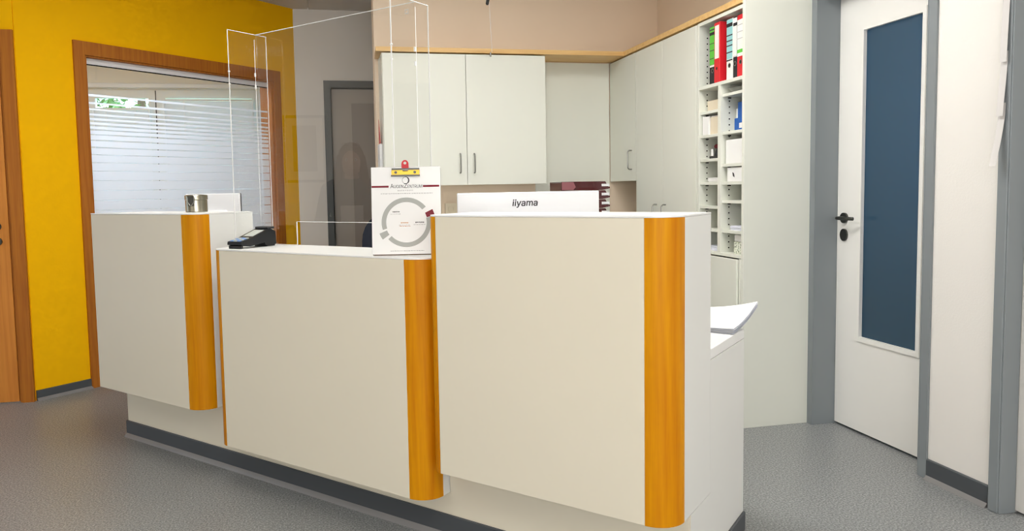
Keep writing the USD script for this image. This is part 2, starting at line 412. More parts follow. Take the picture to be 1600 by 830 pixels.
w5 = thing('window_5', kind='structure')
obj('frosted_pane', bx(3.742, 2.0, 1.25, 3.748, 3.0, 2.15, 0), 'blue_window_glow', w5)
wf5 = sbox(1.94, 1.19, 3.06, 2.21).difference(sbox(2.0, 1.25, 3.0, 2.15))
obj('window_frame', prism_yz(wf5, 3.72, 3.7495), 'upvc', w5)
# ---- doors
def steel_frame(parent, a, b, h, leaf_x, side=XR, w=0.052, inner=0.035):
    """steel door frame in the right wall: face strips around the opening and a deep reveal; y from a to b"""
    face = sbox(a-w+0.01, 0, b+w-0.01, h+w-0.01).difference(sbox(a-0.0004, -1, b+0.0004, h+0.0004))
    obj('frame_face', prism_yz(face, side-0.010, side-0.0005), 'steel_grey', parent)
    rev = sbox(a+0.0005, 0, b-0.0005, h-0.0005).difference(sbox(a+0.006, -1, b-0.006, h-0.006))
    obj('frame_reveal', prism_yz(rev, side-0.010, leaf_x+0.03), 'steel_grey', parent)
d3 = thing('door_1', kind='structure')
steel_frame(d3, 2.690, 3.412, 2.262, 2.656)
LX, LY0, LY1 = 2.656, 2.698, 3.404
leaf = sbox(LY0, 0.013, LY1, 2.250).difference(sbox(2.858, 0.50, 3.232, 2.040))
obj('door_leaf', prism_yz(leaf, LX, LX+0.042), 'door_white', d3)
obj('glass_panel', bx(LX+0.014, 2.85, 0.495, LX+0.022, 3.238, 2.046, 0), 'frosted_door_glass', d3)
bead = sbox(2.840, 0.478, 3.252, 2.062).difference(sbox(2.862, 0.502, 3.226, 2.036))
obj('glazing_bead', prism_yz(bead, LX-0.007, LX+0.012), 'door_white', d3)
def lever(parent, y, z, toward=-1, x=LX):
    ro = trimesh.creation.cylinder(0.027, 0.009, sections=28); ro.apply_transform(trimesh.transformations.rotation_matrix(math.pi/2, [0, 1, 0])); ro.apply_translation([x-0.0045, y, z])
    h = obj('rosette', ro, 'metal_dark', parent)
    k = [(x-0.004, y, z), (x-0.040, y, z)]+[(x-0.040-0.014*math.sin(t), y+toward*0.014*(1-math.cos(t)), z) for t in np.linspace(0.4, math.pi/2, 4)]+[(x-0.054, y+toward*0.06, z), (x-0.054, y+toward*0.112, z), (x-0.050, y+toward*0.122, z)]
    obj('lever_handle', tube(k, 0.0092, 10), 'metal_dark', parent)
    e = prism(Polygon(arc(0, 0, 0.026, 0.032, 0, 350, 26)), 0, 0.008)
    obj('lock_rosette', axes(e, [0, 1, 0], [0, 0, 1], [1, 0, 0], [x-0.008, y-0.0, z-0.088]), 'metal_dark', parent)
lever(d3, 3.349, 1.103)
# near door on the right edge of the picture
d4 = thing('door_2', kind='structure')
a, b, h = ND
for (e0_, e1_, x0, nm) in ((b+0.042, b+0.050, XR-0.016, 'frame_bead'), (b-0.0003, b+0.042, XR-0.024, 'frame_face')):
    obj(nm, bx(x0, e0_, 0, XR-0.0005, e1_, h+0.045, 0.003), 'steel_grey', d4)
obj('frame_face', bx(XR-0.024, a-0.042, 0, XR-0.0005, a+0.0003, h+0.045, 0.003), 'steel_grey', d4)
obj('frame_face', bx(XR-0.024, a+0.0006, h+0.0003, XR-0.0005, b-0.0006, h+0.045, 0.003), 'steel_grey', d4)
for y in (b-0.0062, a+0.0005): obj('frame_reveal', bx(XR-0.02, y, 0, XR+0.055, y+0.0055, h-0.0005, 0.001), 'steel_grey', d4)
obj('frame_reveal', bx(XR-0.02, a+0.006, h-0.006, XR+0.055, b-0.006, h-0.0005, 0.001), 'steel_grey', d4)
obj('door_leaf', bx(XR+0.056, a+0.004, 0.008, XR+0.10, b-0.004, h-0.006), 'white_paint', d4)
lever(d4, 1.40, 1.103, 1, XR+0.056)
# wooden door at the left edge
d5 = thing('door_3', kind='structure')
face = sbox(-2.93, 0, -1.815, 2.313).difference(sbox(-2.86+0.012, -1, -1.885, 2.240))
obj('architrave', prism_xz(face, 5.062-0.020, 5.0615), 'frame_wood', d5)
rv = sbox(-2.859, 0, -1.886, 2.261).difference(sbox(-2.845, -1, -1.900, 2.245))
obj('jamb_lining', prism_xz(rv, 5.062-0.006, 5.19), 'frame_wood', d5)
obj('door_leaf', bx(-2.842, 5.050, 0.008, -1.903, 5.09, 2.243), 'door_wood', d5)
for z, nm in ((1.113, 'rosette'), (1.020, 'lock_rosette')):
    c = trimesh.creation.cylinder(0.026, 0.010, sections=26); c.apply_transform(trimesh.transformations.rotation_matrix(math.pi/2, [1, 0, 0])); c.apply_translation([-1.968, 5.045, z])
    obj(nm, c, 'metal_dark', d5)
obj('lever_handle', tube([(-1.968, 5.045, 1.113), (-1.968, 5.005, 1.113), (-1.975, 4.995, 1.113), (-2.03, 4.992, 1.113), (-2.09, 4.994, 1.113)], 0.0095), 'metal_dark', d5)
# dark door at the end of the corridor
d6 = thing('door_4', kind='structure')
face = sbox(0.049, 0, 1.04, 2.258).difference(sbox(0.113, -1, 0.977, 2.192))
obj('frame_face', prism_xz(face, 6.607-0.012, 6.6065), 'steel_dark', d6)
rv = sbox(0.1055, 0, 0.9845, 2.1995).difference(sbox(0.113, -1, 0.977, 2.192))
obj('frame_reveal', prism_xz(rv, 6.595, 6.74), 'steel_dark', d6)
lf = sbox(0.115, 0.008, 0.975, 2.190)
obj('door_leaf', prism_xz(lf, 6.64, 6.68), 'door_taupe', d6)
bd = sbox(0.262, 0.45, 0.83, 2.09).difference(sbox(0.285, 0.473, 0.807, 2.067))
obj('glazing_bead', prism_xz(bd, 6.632, 6.6395), 'door_taupe', d6)
obj('raised_panel', prism_xz(sbox(0.285, 0.473, 0.807, 2.067), 6.636, 6.6395), 'panel_taupe', d6)

# ---- ceiling lights (real lamps; out of the frame)
def ceiling_light(x, y, where, glow='lamp_glow_0', s=0.62):
    t = thing('ceiling_light', f'square white recessed ceiling light {where}', 'lamp', (x, y, CEIL-0.012))
    fr = sbox(-s/2, -s/2, s/2, s/2).difference(sbox(-s/2+0.02, -s/2+0.02, s/2-0.02, s/2-0.02))
    obj('frame', prism(fr, 0, 0.02), 'white_plastic', t)
    obj('diffuser', bx(-s/2+0.0205, -s/2+0.0205, 0.004, s/2-0.0205, s/2-0.0205, 0.012, 0), glow, t)
LIGHTS = [(-0.1, 0.4, 'over the middle of the waiting side'), (1.6, 0.7, 'over the floor by the right wall'), (1.6, -1.3, 'over the floor behind the viewer, right'),
          (-0.1, -1.3, 'over the floor behind the viewer, middle'), (-1.8, -0.9, 'over the left part of the waiting side'), (1.5, 2.5, 'over the passage at the right end of the counter'),
          (1.0, 3.15, 'over the desk behind the counter'), (-1.7, 1.4, 'over the left end of the waiting side'), (-0.65, 3.75, 'behind the left end of the counter')]
for k, l in enumerate(LIGHTS): ceiling_light(*l, glow=f'lamp_glow_{k}')
ceiling_light(-3.5, 6.3, 'in the room behind the wooden window', 'lamp_cool')
ceiling_light(-2.0, 6.1, 'in the room behind the wooden window, close to the glass', 'lamp_cool')

# ------------------------------------------------------------------ reception counter (local frame: x = along the counter, y = away from the viewer)
DF, DB = 1.986, 2.316        # front and back of the counter cabinets
def counter_cabinet(label, cl, c0, c1, zb, zt, rl, rr=0.088):
    """cl: left end; c0..c1 flat front panel; quarter-round wooden corners of radius rl (left, 0 = none) and rr (right)"""
    ry = 0.086
    t = thing('counter_cabinet', label, 'counter', (0, 0, 0), AC, 'counter cabinets in front of the desk')
    org = fc(cl, DF)
    t.GetAttribute('xformOp:translate').Set(Gf.Vec3d(float(org[0]), float(org[1]), 0.0))
    def P(g): g = g.copy(); g.apply_translation([-cl, -DF, 0]); return g
    cr = c1+rr
    tt = 0.005
    obj('front_panel', P(bx(c0+0.0006, DF, zb, c1-0.0006, DF+0.019, zt-tt-0.0008, 0.001)), 'counter_cream', t)
    def pillar(cx, rx, a0, a1):
        ring = Polygon(arc(cx, DF+ry, rx, ry, a0, a1, 18)+[(cx, DF+ry)])
        return P(prism(ring, zb, zt-tt-0.0008))
    if rr: obj('corner_pillar', pillar(c1, rr, 270, 360), 'cherry', t)
    if rl: obj('corner_pillar', pillar(c0, rl, 180, 270), 'cherry', t)
    obj('side_panel', P(bx(cr-0.019, DF+ry+0.0008, zb, cr, DB, zt-tt-0.0008, 0.001)), 'counter_white', t)
    obj('side_panel', P(bx(cl, DF+(ry+0.0008 if rl else 0.0196), zb, cl+0.019, DB, zt-tt-0.0008, 0.001)), 'counter_white', t)
    obj('back_panel', P(bx(cl+0.0196, DB-0.019, zb, cr-0.0196, DB, zt-tt-0.0008, 0.001)), 'counter_white', t)
    out = ([(cl, DF)] if not rl else arc(c0, DF+ry, rl, ry, 180, 270, 14))+arc(c1, DF+ry, rr, ry, 270, 360, 18)+[(cr, DB), (cl, DB)]
    obj('top', P(prism(Polygon(out), zt-tt, zt)), 'top_white', t)
    obj('underside', P(prism(Polygon(out).buffer(-0.0200), zb+0.004, zb+0.018)), 'counter_white', t)
    return t
counter_cabinet('tall white counter cabinet at the left end, with one rounded orange wooden corner', -3.79, -3.79, -3.008, 0.293, 1.200, 0)
counter_cabinet('lower white middle counter cabinet between the two tall ones, hanging closest to the floor', -2.812, -2.742, -1.690, 0.170, 1.046, 0.070)
counter_cabinet('tall white counter cabinet at the right end, nearest the glazed door', -1.6015, -1.547, -0.796, 0.294, 1.199, 0.0545)

# plinth and desk: panels on the floor under the cabinets
base = thing('counter_plinth', 'white panelled base of the reception counter with dark grey kickboard', 'counter base', tuple(fc(-3.755, 2.11)), AC)
def PB(g): g = g.copy(); g.apply_translation([3.755, -2.11, 0]); return g
BD = 2.713
fpoly = Polygon([(-3.755, 0.0), (-0.708, 0.0), (-0.708, 0.293), (-1.5995, 0.293), (-1.5995, 0.1695), (-2.8125, 0.1695), (-2.8125, 0.2925), (-3.755, 0.2925)])
obj('front_panel', PB(prism_xz(fpoly, 2.11, 2.128)), 'counter_cream', base)
spoly = Polygon([(2.1285, 0.0), (BD, 0.0), (BD, 0.7285), (DB+0.001, 0.7285), (DB+0.001, 0.293), (2.1285, 0.293)])
obj('side_panel', PB(prism_yz(spoly, -0.727, -0.7085)), 'counter_white', base)
obj('side_panel', PB(prism_yz(spoly, -3.755, -3.736)), 'counter_white', base)
def strip(prof, L): return prism(prof, 0, L)
for nm, prof, m in (('kickboard', [(0, 0), (0.008, 0), (0.008, 0.083), (0.005, 0.086), (0, 0.086)], 'vinyl_dark'), ('welded_lip', [(0.008, 0), (0.024, 0), (0.019, 0.007), (0.008, 0.018)], 'vinyl_lip')):
    g = [axes(strip(prof, 3.063), [0, -1, 0], [0, 0, 1], [1, 0, 0], [-3.763, 2.1095, 0]),
         axes(strip(prof, BD-2.11), [1, 0, 0], [0, 0, 1], [0, 1, 0], [-0.708, 2.11, 0]),
         axes(strip(prof, BD-2.11), [-1, 0, 0], [0, 0, 1], [0, 1, 0], [-3.7555, 2.11, 0])]
    for q in g: obj(nm, PB(q), m, base)
desk = obj('desk_worktop', to_cd(bx(-3.755, DB+0.001, 0.7293, -0.7085, BD, 0.764, 0.002)), 'top_white', label='white desk worktop behind the counter, ending in the open at the right', cat='worktop')

# ------------------------------------------------------------------ acrylic guard on the middle cabinet
ac = thing('acrylic_screen', 'clear acrylic hygiene screen with two side fins and a pass-through slot on the middle counter', 'screen', tuple(fc(-2.795, 2.271, 1.046)), AC)
def PA(g): g = g.copy(); g.apply_translation([2.795, -2.271, 0]); g.apply_translation([0, 0, -1.046]); return g
Z0, Z1 = 1.0462, 2.016
sheet = sbox(-2.795, Z0, -1.850, Z1).difference(sbox(-2.560, Z0-1, -2.02, 1.156).buffer(0))
obj('main_pane', PA(prism_xz(sheet, 2.2715, 2.2765)), 'acrylic', ac, smooth=False)
E_ = 0.0046
def edge(x0, y0, z0, x1, y1, z1): obj('polished_edge', PA(bx(x0, y0, z0, x1, y1, z1, 0.0004)), 'edge_acrylic', ac)
edge(-2.795, 2.2714, Z1, -1.850, 2.2766, Z1+0.0022)
edge(-2.560, 2.2714, 1.1538, -2.02, 2.2766, 1.156)
edge(-2.5622, 2.2714, Z0, -2.560, 2.2766, 1.1537)
for cx_, f0, f1 in ((-2.799, 2.122, 2.334), (-1.8445, 2.128, 2.352)):
    obj('side_fin', PA(prism_yz(sbox(f0, Z0, f1, Z1), cx_-0.0025, cx_+0.0025)), 'acrylic_fin', ac, smooth=False)
    edge(cx_-0.0026, f0-0.0022, Z0, cx_+0.0026, f0, Z1+0.0020)
    edge(cx_-0.0026, f1, Z0, cx_+0.0026, f1+0.0012, Z1+0.0020)
    edge(cx_-0.0026, f0, Z1, cx_+0.0026, f1, Z1+0.0020)
    for yy in (2.2685, ):
        obj('bonded_joint', PA(bx(cx_-0.004, yy, Z0, cx_-0.0027, yy+0.0028, Z1-0.02, 0.0004)) if cx_ < -2 else PA(bx(cx_+0.0027, yy, Z0, cx_+0.0040, yy+0.0028, Z1-0.02, 0.0004)), 'edge_acrylic', ac)
    for zz in (1.83, 1.775):
        obj('corner_clip', PA(bx(cx_-0.0045, f0-0.0045, zz, cx_+0.0045, f0+0.004, zz+0.006, 0.001)), 'edge_acrylic', ac)
        obj('corner_clip', PA(bx(cx_-0.0045, 2.2635, zz-0.005, cx_+0.0045, 2.2682, zz+0.012, 0.001)), 'edge_acrylic', ac)
sq = sbox(-0.009, -0.009, 0.009, 0.009).difference(sbox(-0.006, -0.006, 0.006, 0.006))
g = prism_xz(sq, 0, 0.0006); g.apply_translation([-1.885, 2.2705, 1.985]); obj('square_sticker', PA(g), 'print_light', ac)

# ------------------------------------------------------------------ clipboard
ex = np.array([math.cos(-YAW), math.sin(-YAW), 0.0]); tilt = math.radians(4.5)
back = np.array([-ex[1], ex[0], 0.0])
ez = math.cos(tilt)*np.array([0, 0, 1.0])+math.sin(tilt)*back; ey = np.cross(ez, ex)
CB0 = fc(-1.852, 2.000, 1.0475)
cb = thing('clipboard', 'clipboard with a printed eye centre sheet standing against the right counter cabinet', 'clipboard', tuple(CB0))
W_, H_ = 0.256, 0.326
def PCB(m): return axes(m, ex, -ey, ez) if False else axes(m, ex, ez, -ey)      # local: x right, y up the board, z towards the viewer
def rrect(x0, y0, x1, y1, r): return sbox(x0+r, y0+r, x1-r, y1-r).buffer(r, 6)
obj('board', PCB(prism(rrect(0, 0, W_, H_, 0.008), -0.003, 0)), 'bark', cb)
sheet_ = obj('sheet', PCB(prism(rrect(0.0004, 0.004, W_-0.0006, H_-0.0005, 0.002), 0.0003, 0.0012)), 'paper', cb)
def ink(name, shape, m): obj(name, PCB(prism(shape, 0.00125, 0.0016)), m, sheet_, smooth=False)
U = W_/110.0   # one photograph pixel on the board
def px(x, y): return ((x-582)*U, H_-(y-261)*U*1.0)
def rect_px(x0, y0, x1, y1): (a, b), (c, d) = px(x0, y1), px(x1, y0); return sbox(a, b, c, d)
ink('maroon_band', rect_px(582.5, 290.6, 609.5, 293.6), 'maroon')
ink('maroon_band', rect_px(664, 290.6, 689.5, 293.6), 'maroon')
def text_at(s, x0, x1, ybase, hpx, m, name):
    g = meshkit.text_mesh(s, 1.0, depth=1.0)
    w = g.bounds[1, 0]-g.bounds[0, 0]
    (a, b), (c, _) = px(x0, ybase), px(x1, ybase)
    g.apply_translation([-g.bounds[0, 0], 0, 0]); g.apply_scale([(c-a)/w, hpx*U, 0.0004]); g.apply_translation([a, b, 0.00125])
    obj(name, PCB(g), m, sheet_, smooth=False)
text_at('A', 612.5, 617.2, 294.6, 6.6, 'print_dark', 'lettering')
text_at('UGEN', 617.8, 633.0, 294.6, 4.9, 'print_dark', 'lettering')
text_at('Z', 634.0, 638.6, 294.6, 6.6, 'print_dark', 'lettering')
text_at('ENTRUM', 639.4, 662.5, 294.6, 4.9, 'print_dark', 'lettering')
cx_, cy_ = px(636.8, 282.5)
ink('eye_logo', Point(cx_, cy_).buffer(5.6*U, 24).difference(Point(cx_-0.2*U, cy_).buffer(5.0*U, 24)), 'print_dark')
ink('eye_logo', Point(cx_, cy_).buffer(5.8*U, 24).difference(Point(cx_-2.2*U, cy_).buffer(6.0*U, 24)), 'print_dark')
def dashes(x0, x1, y, h, m, seed, wmin=1.2, wmax=4.0, gap=0.8):
    r = np.random.default_rng(seed); x = x0; ps = []
    while x < x1:
        w = min(r.uniform(wmin, wmax), x1-x); ps.append(rect_px(x, y, x+w, y+h*r.uniform(0.7, 1.0))); x += w+gap
    ink('small_print', unary_union(ps), m)
dashes(624, 648, 297.6, 2.2, 'print_light', 1, 1.2, 1.8, 1.4)
dashes(597, 679, 302.8, 1.3, 'print_light', 2)
# ring chart
def sector(r0, r1, a0, a1, cx, cy): return Polygon(arc(cx, cy, r1*U, r1*U, a0, a1, 40)+arc(cx, cy, r0*U, r0*U, a1, a0, 40))
rx, ry_ = px(636.8, 349.0)
ink('chart_ring', sector(32.0, 39.2, 38, 197, rx, ry_), 'print_grey')
ink('chart_ring', sector(32.0, 39.2, 222, 372, rx, ry_), 'print_grey')
ink('chart_segment', sector(33.0, 46.0, 202, 215.5, rx-0.3*U, ry_), 'print_grey')
ink('chart_segment', sector(33.0, 46.0, 13, 26, rx, ry_), 'maroon')
for (x0, x1, y, m, s) in ((615, 626, 331.5, 'print_dark', 3), (628, 640, 349.0, 'print_orange', 4), (651, 665, 348.5, 'print_dark', 5)):
    dashes(x0, x1, y, 1.8, m, s, 1, 2, 0.5); dashes(x0-3, x1+2, y+4, 0.9, 'print_light', s+9); 
dashes(626, 643, 354.6, 0.9, 'print_orange', 21)
dashes(611, 664, 393.5, 1.4, 'print_light', 8)
# clip: brass spring clip with a red hanging tab
clip = obj('clip', PCB(trimesh.util.concatenate([prism(rrect(*px(614.6, 274.6), *px(659.0, 266.0), 0.003), 0.0017, 0.0055)])), 'brass', cb)
obj('clip_rim', PCB(prism(rrect(*px(614.0, 276.4), *px(659.4, 273.9), 0.001), 0.0017, 0.0085)), 'metal_dark', clip)
obj('clip_rim', PCB(prism(rrect(*px(615.0, 266.4), *px(658.6, 263.6), 0.001), 0.0017, 0.0080)), 'metal_dark', clip)
obj('spring_coil', PCB(tube([(*px(632.5, 266.5), 0.0085), (*px(641, 266.5), 0.0085)], 0.0042, 12)), 'metal_grey', clip)
for x in (621.5, 651.5): obj('rivet', PCB(prism(Point(*px(x, 270)).buffer(0.0052, 10), 0.0056, 0.0072)), 'metal_dark', clip)
tab = Polygon([px(630.8, 264.5), px(642.2, 264.5), px(641.8, 256.0)]+[(px(636.3, 256)[0]+5.4*U*math.cos(a), px(636.3, 256.2)[1]+5.6*U*math.sin(a)) for a in np.linspace(0.1, math.pi-0.1, 14)]+[px(630.6, 256.0)])
tab = tab.difference(Point(*px(636.2, 255.4)).buffer(2.3*U, 14))
obj('hanging_tab', PCB(prism(tab, 0.0040, 0.0062)), 'red', clip)

# ------------------------------------------------------------------ tin on the left counter cabinet
tin = thing('tin', 'round silver metal tin with hinged lid and clasp on the tall left counter cabinet', 'tin', tuple(fc(-3.205, 2.205, 1.2002)), AC+30)
R = 0.052
obj('body', lathe([(0, 0), (R-0.002, 0), (R, 0.002), (R, 0.058), (R-0.0015, 0.060), (0, 0.060)]), 'tin_metal', tin)
lid = obj('lid', lathe([(0, 0.0605), (R+0.0015, 0.0605), (R+0.002, 0.062), (R+0.002, 0.080), (R-0.001, 0.0835), (R*0.6, 0.086), (0, 0.0865)]), 'tin_metal', tin)
obj('clasp_plate', bx(-0.016, -R-0.006, 0.030, 0.014, -R-0.0022, 0.080), 'metal_dark', tin)
obj('clasp_wire', tube([(-0.014, -R-0.0075, 0.072), (-0.014, -R-0.009, 0.050), (-0.004, -R-0.010, 0.034), (0.006, -R-0.010, 0.034), (0.016, -R-0.009, 0.050), (0.016, -R-0.0075, 0.072)], 0.0016, 8), 'metal_grey', tin)

# ------------------------------------------------------------------ payment terminal on the middle cabinet
tm = thing('payment_terminal', 'black card payment terminal with light keypad tilted on the left of the middle counter', 'terminal', tuple(fc(-2.700, 2.140, 1.0463)), AC+8)
# side outline in (y, z): low keypad end towards the viewer, tall printer end away
prof = Polygon([(-0.118, 0.018), (-0.115, 0.031), (-0.055, 0.043), (0.048, 0.076), (0.066, 0.080), (0.100, 0.066), (0.104, 0.012), (0.098, 0.006), (0.036, 0.006), (0.028, 0.019), (-0.055, 0.008), (-0.062, 0.0075), (-0.10, 0.012)])
obj('housing', prism_yz(prof, -0.040, 0.040), 'black_plastic', tm)
obj('foot', bx(-0.038, -0.113, 0, 0.038, -0.103, 0.0135), 'black_plastic', tm)
obj('foot', bx(-0.038, 0.045, 0, 0.038, 0.098, 0.007), 'black_plastic', tm)
def on_slope(x0, x1, y0, y1, lift=0.0012):
    f = lambda y: np.interp(y, [-0.115, -0.055, 0.048], [0.031, 0.043, 0.076])
    return prism_yz(Polygon([(y0, f(y0)+0.0002), (y1, f(y1)+0.0002), (y1, f(y1)+lift), (y0, f(y0)+lift)]), x0, x1)
obj('display', on_slope(-0.029, 0.029, -0.034, 0.040), 'screen_grey', tm)
for r in range(4):
    for c in range(3):
        y = -0.111+r*0.0145
        obj('key', on_slope(-0.030+c*0.0205, -0.030+c*0.0205+0.018, y, y+0.0105, 0.003), 'key_blue' if (r+c) % 2 == 0 else 'screen_grey', tm)
obj('paper_cover', bx(-0.039, 0.052, 0.0785, 0.039, 0.098, 0.088, 0.004), 'dark_grey', tm)

# ------------------------------------------------------------------ monitors on the desk
def monitor(label, loc, rot, w, h, z_top, logo):
    t = thing('computer_monitor', label, 'monitor', loc, rot)
    z1_ = z_top-loc[2]; z0_ = z1_-h
    obj('housing', bx(-w/2, 0, z0_, w/2, 0.016, z1_, 0.003), 'white_plastic', t)
    obj('screen_bezel', bx(-w/2, 0.0165, z0_, w/2, 0.024, z1_, 0.002), 'black_plastic', t)
    obj('electronics_hump', bx(-w*0.3, -0.028, z0_+0.02, w*0.3, -0.0005, z1_-0.09, 0.008), 'white_plastic', t)
    obj('stand_neck', bx(-0.03, -0.046, 0.012, 0.03, -0.0285, z0_+0.16, 0.003), 'white_plastic', t)
    obj('stand_foot', prism(rrect(-0.12, -0.12, 0.12, 0.10, 0.02), 0, 0.0115), 'white_plastic', t)
    if logo:
        g = meshkit.text_mesh(logo, 0.026, depth=0.0008, bold=True)
        g.apply_translation([-(g.bounds[0, 0]+g.bounds[1, 0])/2, 0, 0])
        k = 0.098/(g.bounds[1, 0]-g.bounds[0, 0]); g.apply_scale([k, k, 1])
        S = np.eye(4); S[0, 1] = 0.12; g.apply_transform(S)
        obj('logo_lettering', axes(g, [1, 0, 0], [0, 0, 1], [0, -1, 0], [-0.013, -0.0005, z1_-0.0535]), 'print_dark', t)
    return t
MON = (0.790, 2.775, 0.7643)
monitor('back of a white computer monitor lettered iiyama behind the tall right counter cabinet', MON, -11.0, 0.555, 0.33, 1.271, 'iiyama')
m2 = fc(-3.49, 2.50, 0.7643)
monitor('back of a small white monitor seen behind the silver tin', tuple(m2), -28.0, 0.34, 0.26, 1.290, None)

# ------------------------------------------------------------------ office chair behind the desk
ch = thing('office_chair', 'navy blue office chair behind the middle counter', 'chair', tuple(fc(-2.60, 2.80)), AC+180)
pts = []
bk = rrect(-0.22, 0.62, 0.22, 1.17, 0.16)
m = prism_xz(bk, -0.24, -0.19).subdivide().subdivide()
v = m.vertices.copy(); v[:, 1] -= 0.25*(v[:, 0]**2)*-2.0; m.vertices = v
obj('backrest', m, 'navy_cloth', ch)
obj('seat', prism(rrect(-0.24, -0.22, 0.24, 0.25, 0.09), 0.46, 0.54), 'navy_cloth', ch)
obj('back_bar', tube([(0, 0, 0.45), (0, -0.23, 0.46), (0, -0.27, 0.58), (0, -0.25, 0.80)], 0.018), 'black_plastic', ch)
obj('gas_column', trimesh.creation.cylinder(0.026, segment=[[0, 0, 0.09], [0, 0, 0.46]]), 'metal_dark', ch)
for k in range(5):
    a = k*2*math.pi/5+0.2; u = np.array([math.cos(a), math.sin(a), 0])
    lg = obj('leg', tube([u*0.02+[0, 0, 0.10], u*0.29+[0, 0, 0.075]], [0.024, 0.016]), 'black_plastic', ch)
    w = trimesh.creation.cylinder(0.028, 0.03, sections=20); w.apply_transform(trimesh.transformations.rotation_matrix(math.pi/2, [1, 0, 0])); w.apply_translation(u*0.29+[0, 0, 0.0285])
    obj('castor', w, 'black_plastic', lg)

# ------------------------------------------------------------------ cupboards
def door_with_handle(t, mesh, hm, name='door'):
    d = obj(name, mesh, 'laminate', t); obj('handle', hm, 'metal_grey', d)
YF, YBK = 4.963, 5.254
wc = thing('wall_cupboard', 'long pale two-door wall cupboard on the back wall, left of the empty niche', 'cupboard', (0.424, YF, 1.320))
def Pw(g): g = g.copy(); g.apply_translation([-0.424, -YF, -1.320]); return g
obj('carcass', Pw(bx(0.420, YF+0.020, 1.322, 1.546, YBK, 2.206, 0.001)), 'laminate', wc)
for a, b, hx in ((0.424, 0.9845, 0.936), (0.9875, 1.548, 1.034)):
    hm = bow_handle(0.130, 0.030, 0.0048); hm.apply_translation([hx, YF, 1.402])
    door_with_handle(wc, Pw(bx(a, YF, 1.320, b, YF+0.019, 2.202, 0.001)), Pw(hm))
# niche panel
npn = obj('niche_panel', bx(1.552, YBK-0.012, 0.905, 2.132, YBK, 2.205, 0.001), 'laminate', label='white back panel of the open niche between the wall cupboards', cat='panel')
# board on top of the cupboards
bd = thing('top_board', 'L-shaped light wooden board running along the tops of the cupboards', 'shelf board', (0.40, YF, 2.212))
def Pb(g): g = g.copy(); g.apply_translation([-0.40, -YF, -2.212]); return g
obj('board', Pb(prism(Polygon([(0.382, YF-0.004), (2.128, YF-0.004), (2.128, 3.4688), (XR-0.006, 3.4688), (XR-0.006, YBK), (0.396, YBK)]), 2.212, 2.242)), 'maple', bd)
# worktop and base cupboards under the niche (mostly hidden by the counter)
bc = thing('base_cupboard', 'white base cupboard along the back wall, hidden behind the counter', 'cupboard', (0.42, 4.67, 0))
def Pc(g): g = g.copy(); g.apply_translation([-0.42, -4.67, 0]); return g
obj('carcass', Pc(bx(0.42, 4.68, 0.0, 2.12, YBK, 0.868)), 'laminate', bc)
for i in range(3):
    a = 0.422+i*0.5665; hm = bow_handle(0.13, 0.03, 0.0048); hm.apply_translation([a+0.5, 4.66, 0.66])
    door_with_handle(bc, Pc(bx(a, 4.66, 0.10, a+0.564, 4.679, 0.864)), Pc(hm))
obj('worktop', prism(Polygon([(0.42, 4.65), (2.13, 4.65), (2.13, 4.778), (XR-0.006, 4.778), (XR-0.006, YBK), (0.42, YBK)]), 0.8685, 0.9035), 'top_white', label='white worktop along the back wall carrying the letter trays', cat='worktop')
# corner wall cupboard
XF = 2.136
cc = thing('corner_cupboard', 'narrow pale wall cupboard in the corner, above the dark open space', 'cupboard', (XF, 4.777, 1.328))
def Pq(g): g = g.copy(); g.apply_translation([-XF, -4.777, -1.328]); return g
obj('carcass', Pq(bx(XF+0.020, 4.778, 1.330, XR-0.006, 5.240, 2.206, 0.001)), 'laminate', cc)
hm = axes(bow_handle(0.132, 0.030, 0.0048), [0, -1, 0], [1, 0, 0], [0, 0, 1], [XF, 4.848, 1.408])
door_with_handle(cc, Pq(bx(XF, 4.777, 1.328, XF+0.019, 5.238, 2.202, 0.001)), Pq(hm))
# tall cupboard with two doors
tc = thing('tall_cupboard', 'tall pale two-door cupboard reaching to the floor beside the open shelves', 'cupboard', (XF, 3.943, 0))
def Pt(g): g = g.copy(); g.apply_translation([-XF, -3.943, 0]); return g
obj('carcass', Pt(bx(XF+0.020, 3.946, 0.0, XR-0.006, 4.770, 2.206, 0.001)), 'laminate', tc)
for a, b, hy in ((3.945, 4.3715, 4.329), (4.3745, 4.772, 4.455)):
    hm = axes(bow_handle(0.132, 0.030, 0.0048), [0, -1, 0], [1, 0, 0], [0, 0, 1], [XF, hy, 1.036])
    door_with_handle(tc, Pt(bx(XF, a, 0.09, XF+0.019, b, 2.202, 0.001)), Pt(hm))
# shelf unit
sh = thing('shelf_unit', 'tall pale open shelf unit with two narrow columns of shelves by the glazed door', 'shelves', (XF, 3.446, 0))
def Ps(g): g = g.copy(); g.apply_translation([-XF, -3.446, 0]); return g
XB = XR-0.006
obj('end_panel', Ps(bx(XF, 3.446, 0, XB, 3.468, CEIL-0.002, 0.001)), 'laminate', sh)
obj('side_panel', Ps(bx(XF+0.004, 3.917, 0, XB, 3.938, 2.206, 0.001)), 'laminate', sh)
obj('divider', Ps(bx(XF+0.003, 3.680, 0.9165, XB-0.011, 3.710, 1.8265, 0.001)), 'laminate', sh)
obj('back_panel', Ps(bx(XB-0.010, 3.469, 0.05, XB, 3.916, 2.206, 0)), 'laminate', sh)
obj('top_panel', Ps(bx(XF+0.002, 3.469, 2.186, XB-0.011, 3.916, 2.206, 0.001)), 'laminate', sh)
obj('shelf', Ps(bx(XF+0.002, 3.469, 1.827, XB-0.011, 3.916, 1.846, 0.001)), 'laminate', sh)
obj('shelf', Ps(bx(XF+0.002, 3.469, 0.898, XB-0.011, 3.916, 0.916, 0.001)), 'laminate', sh)
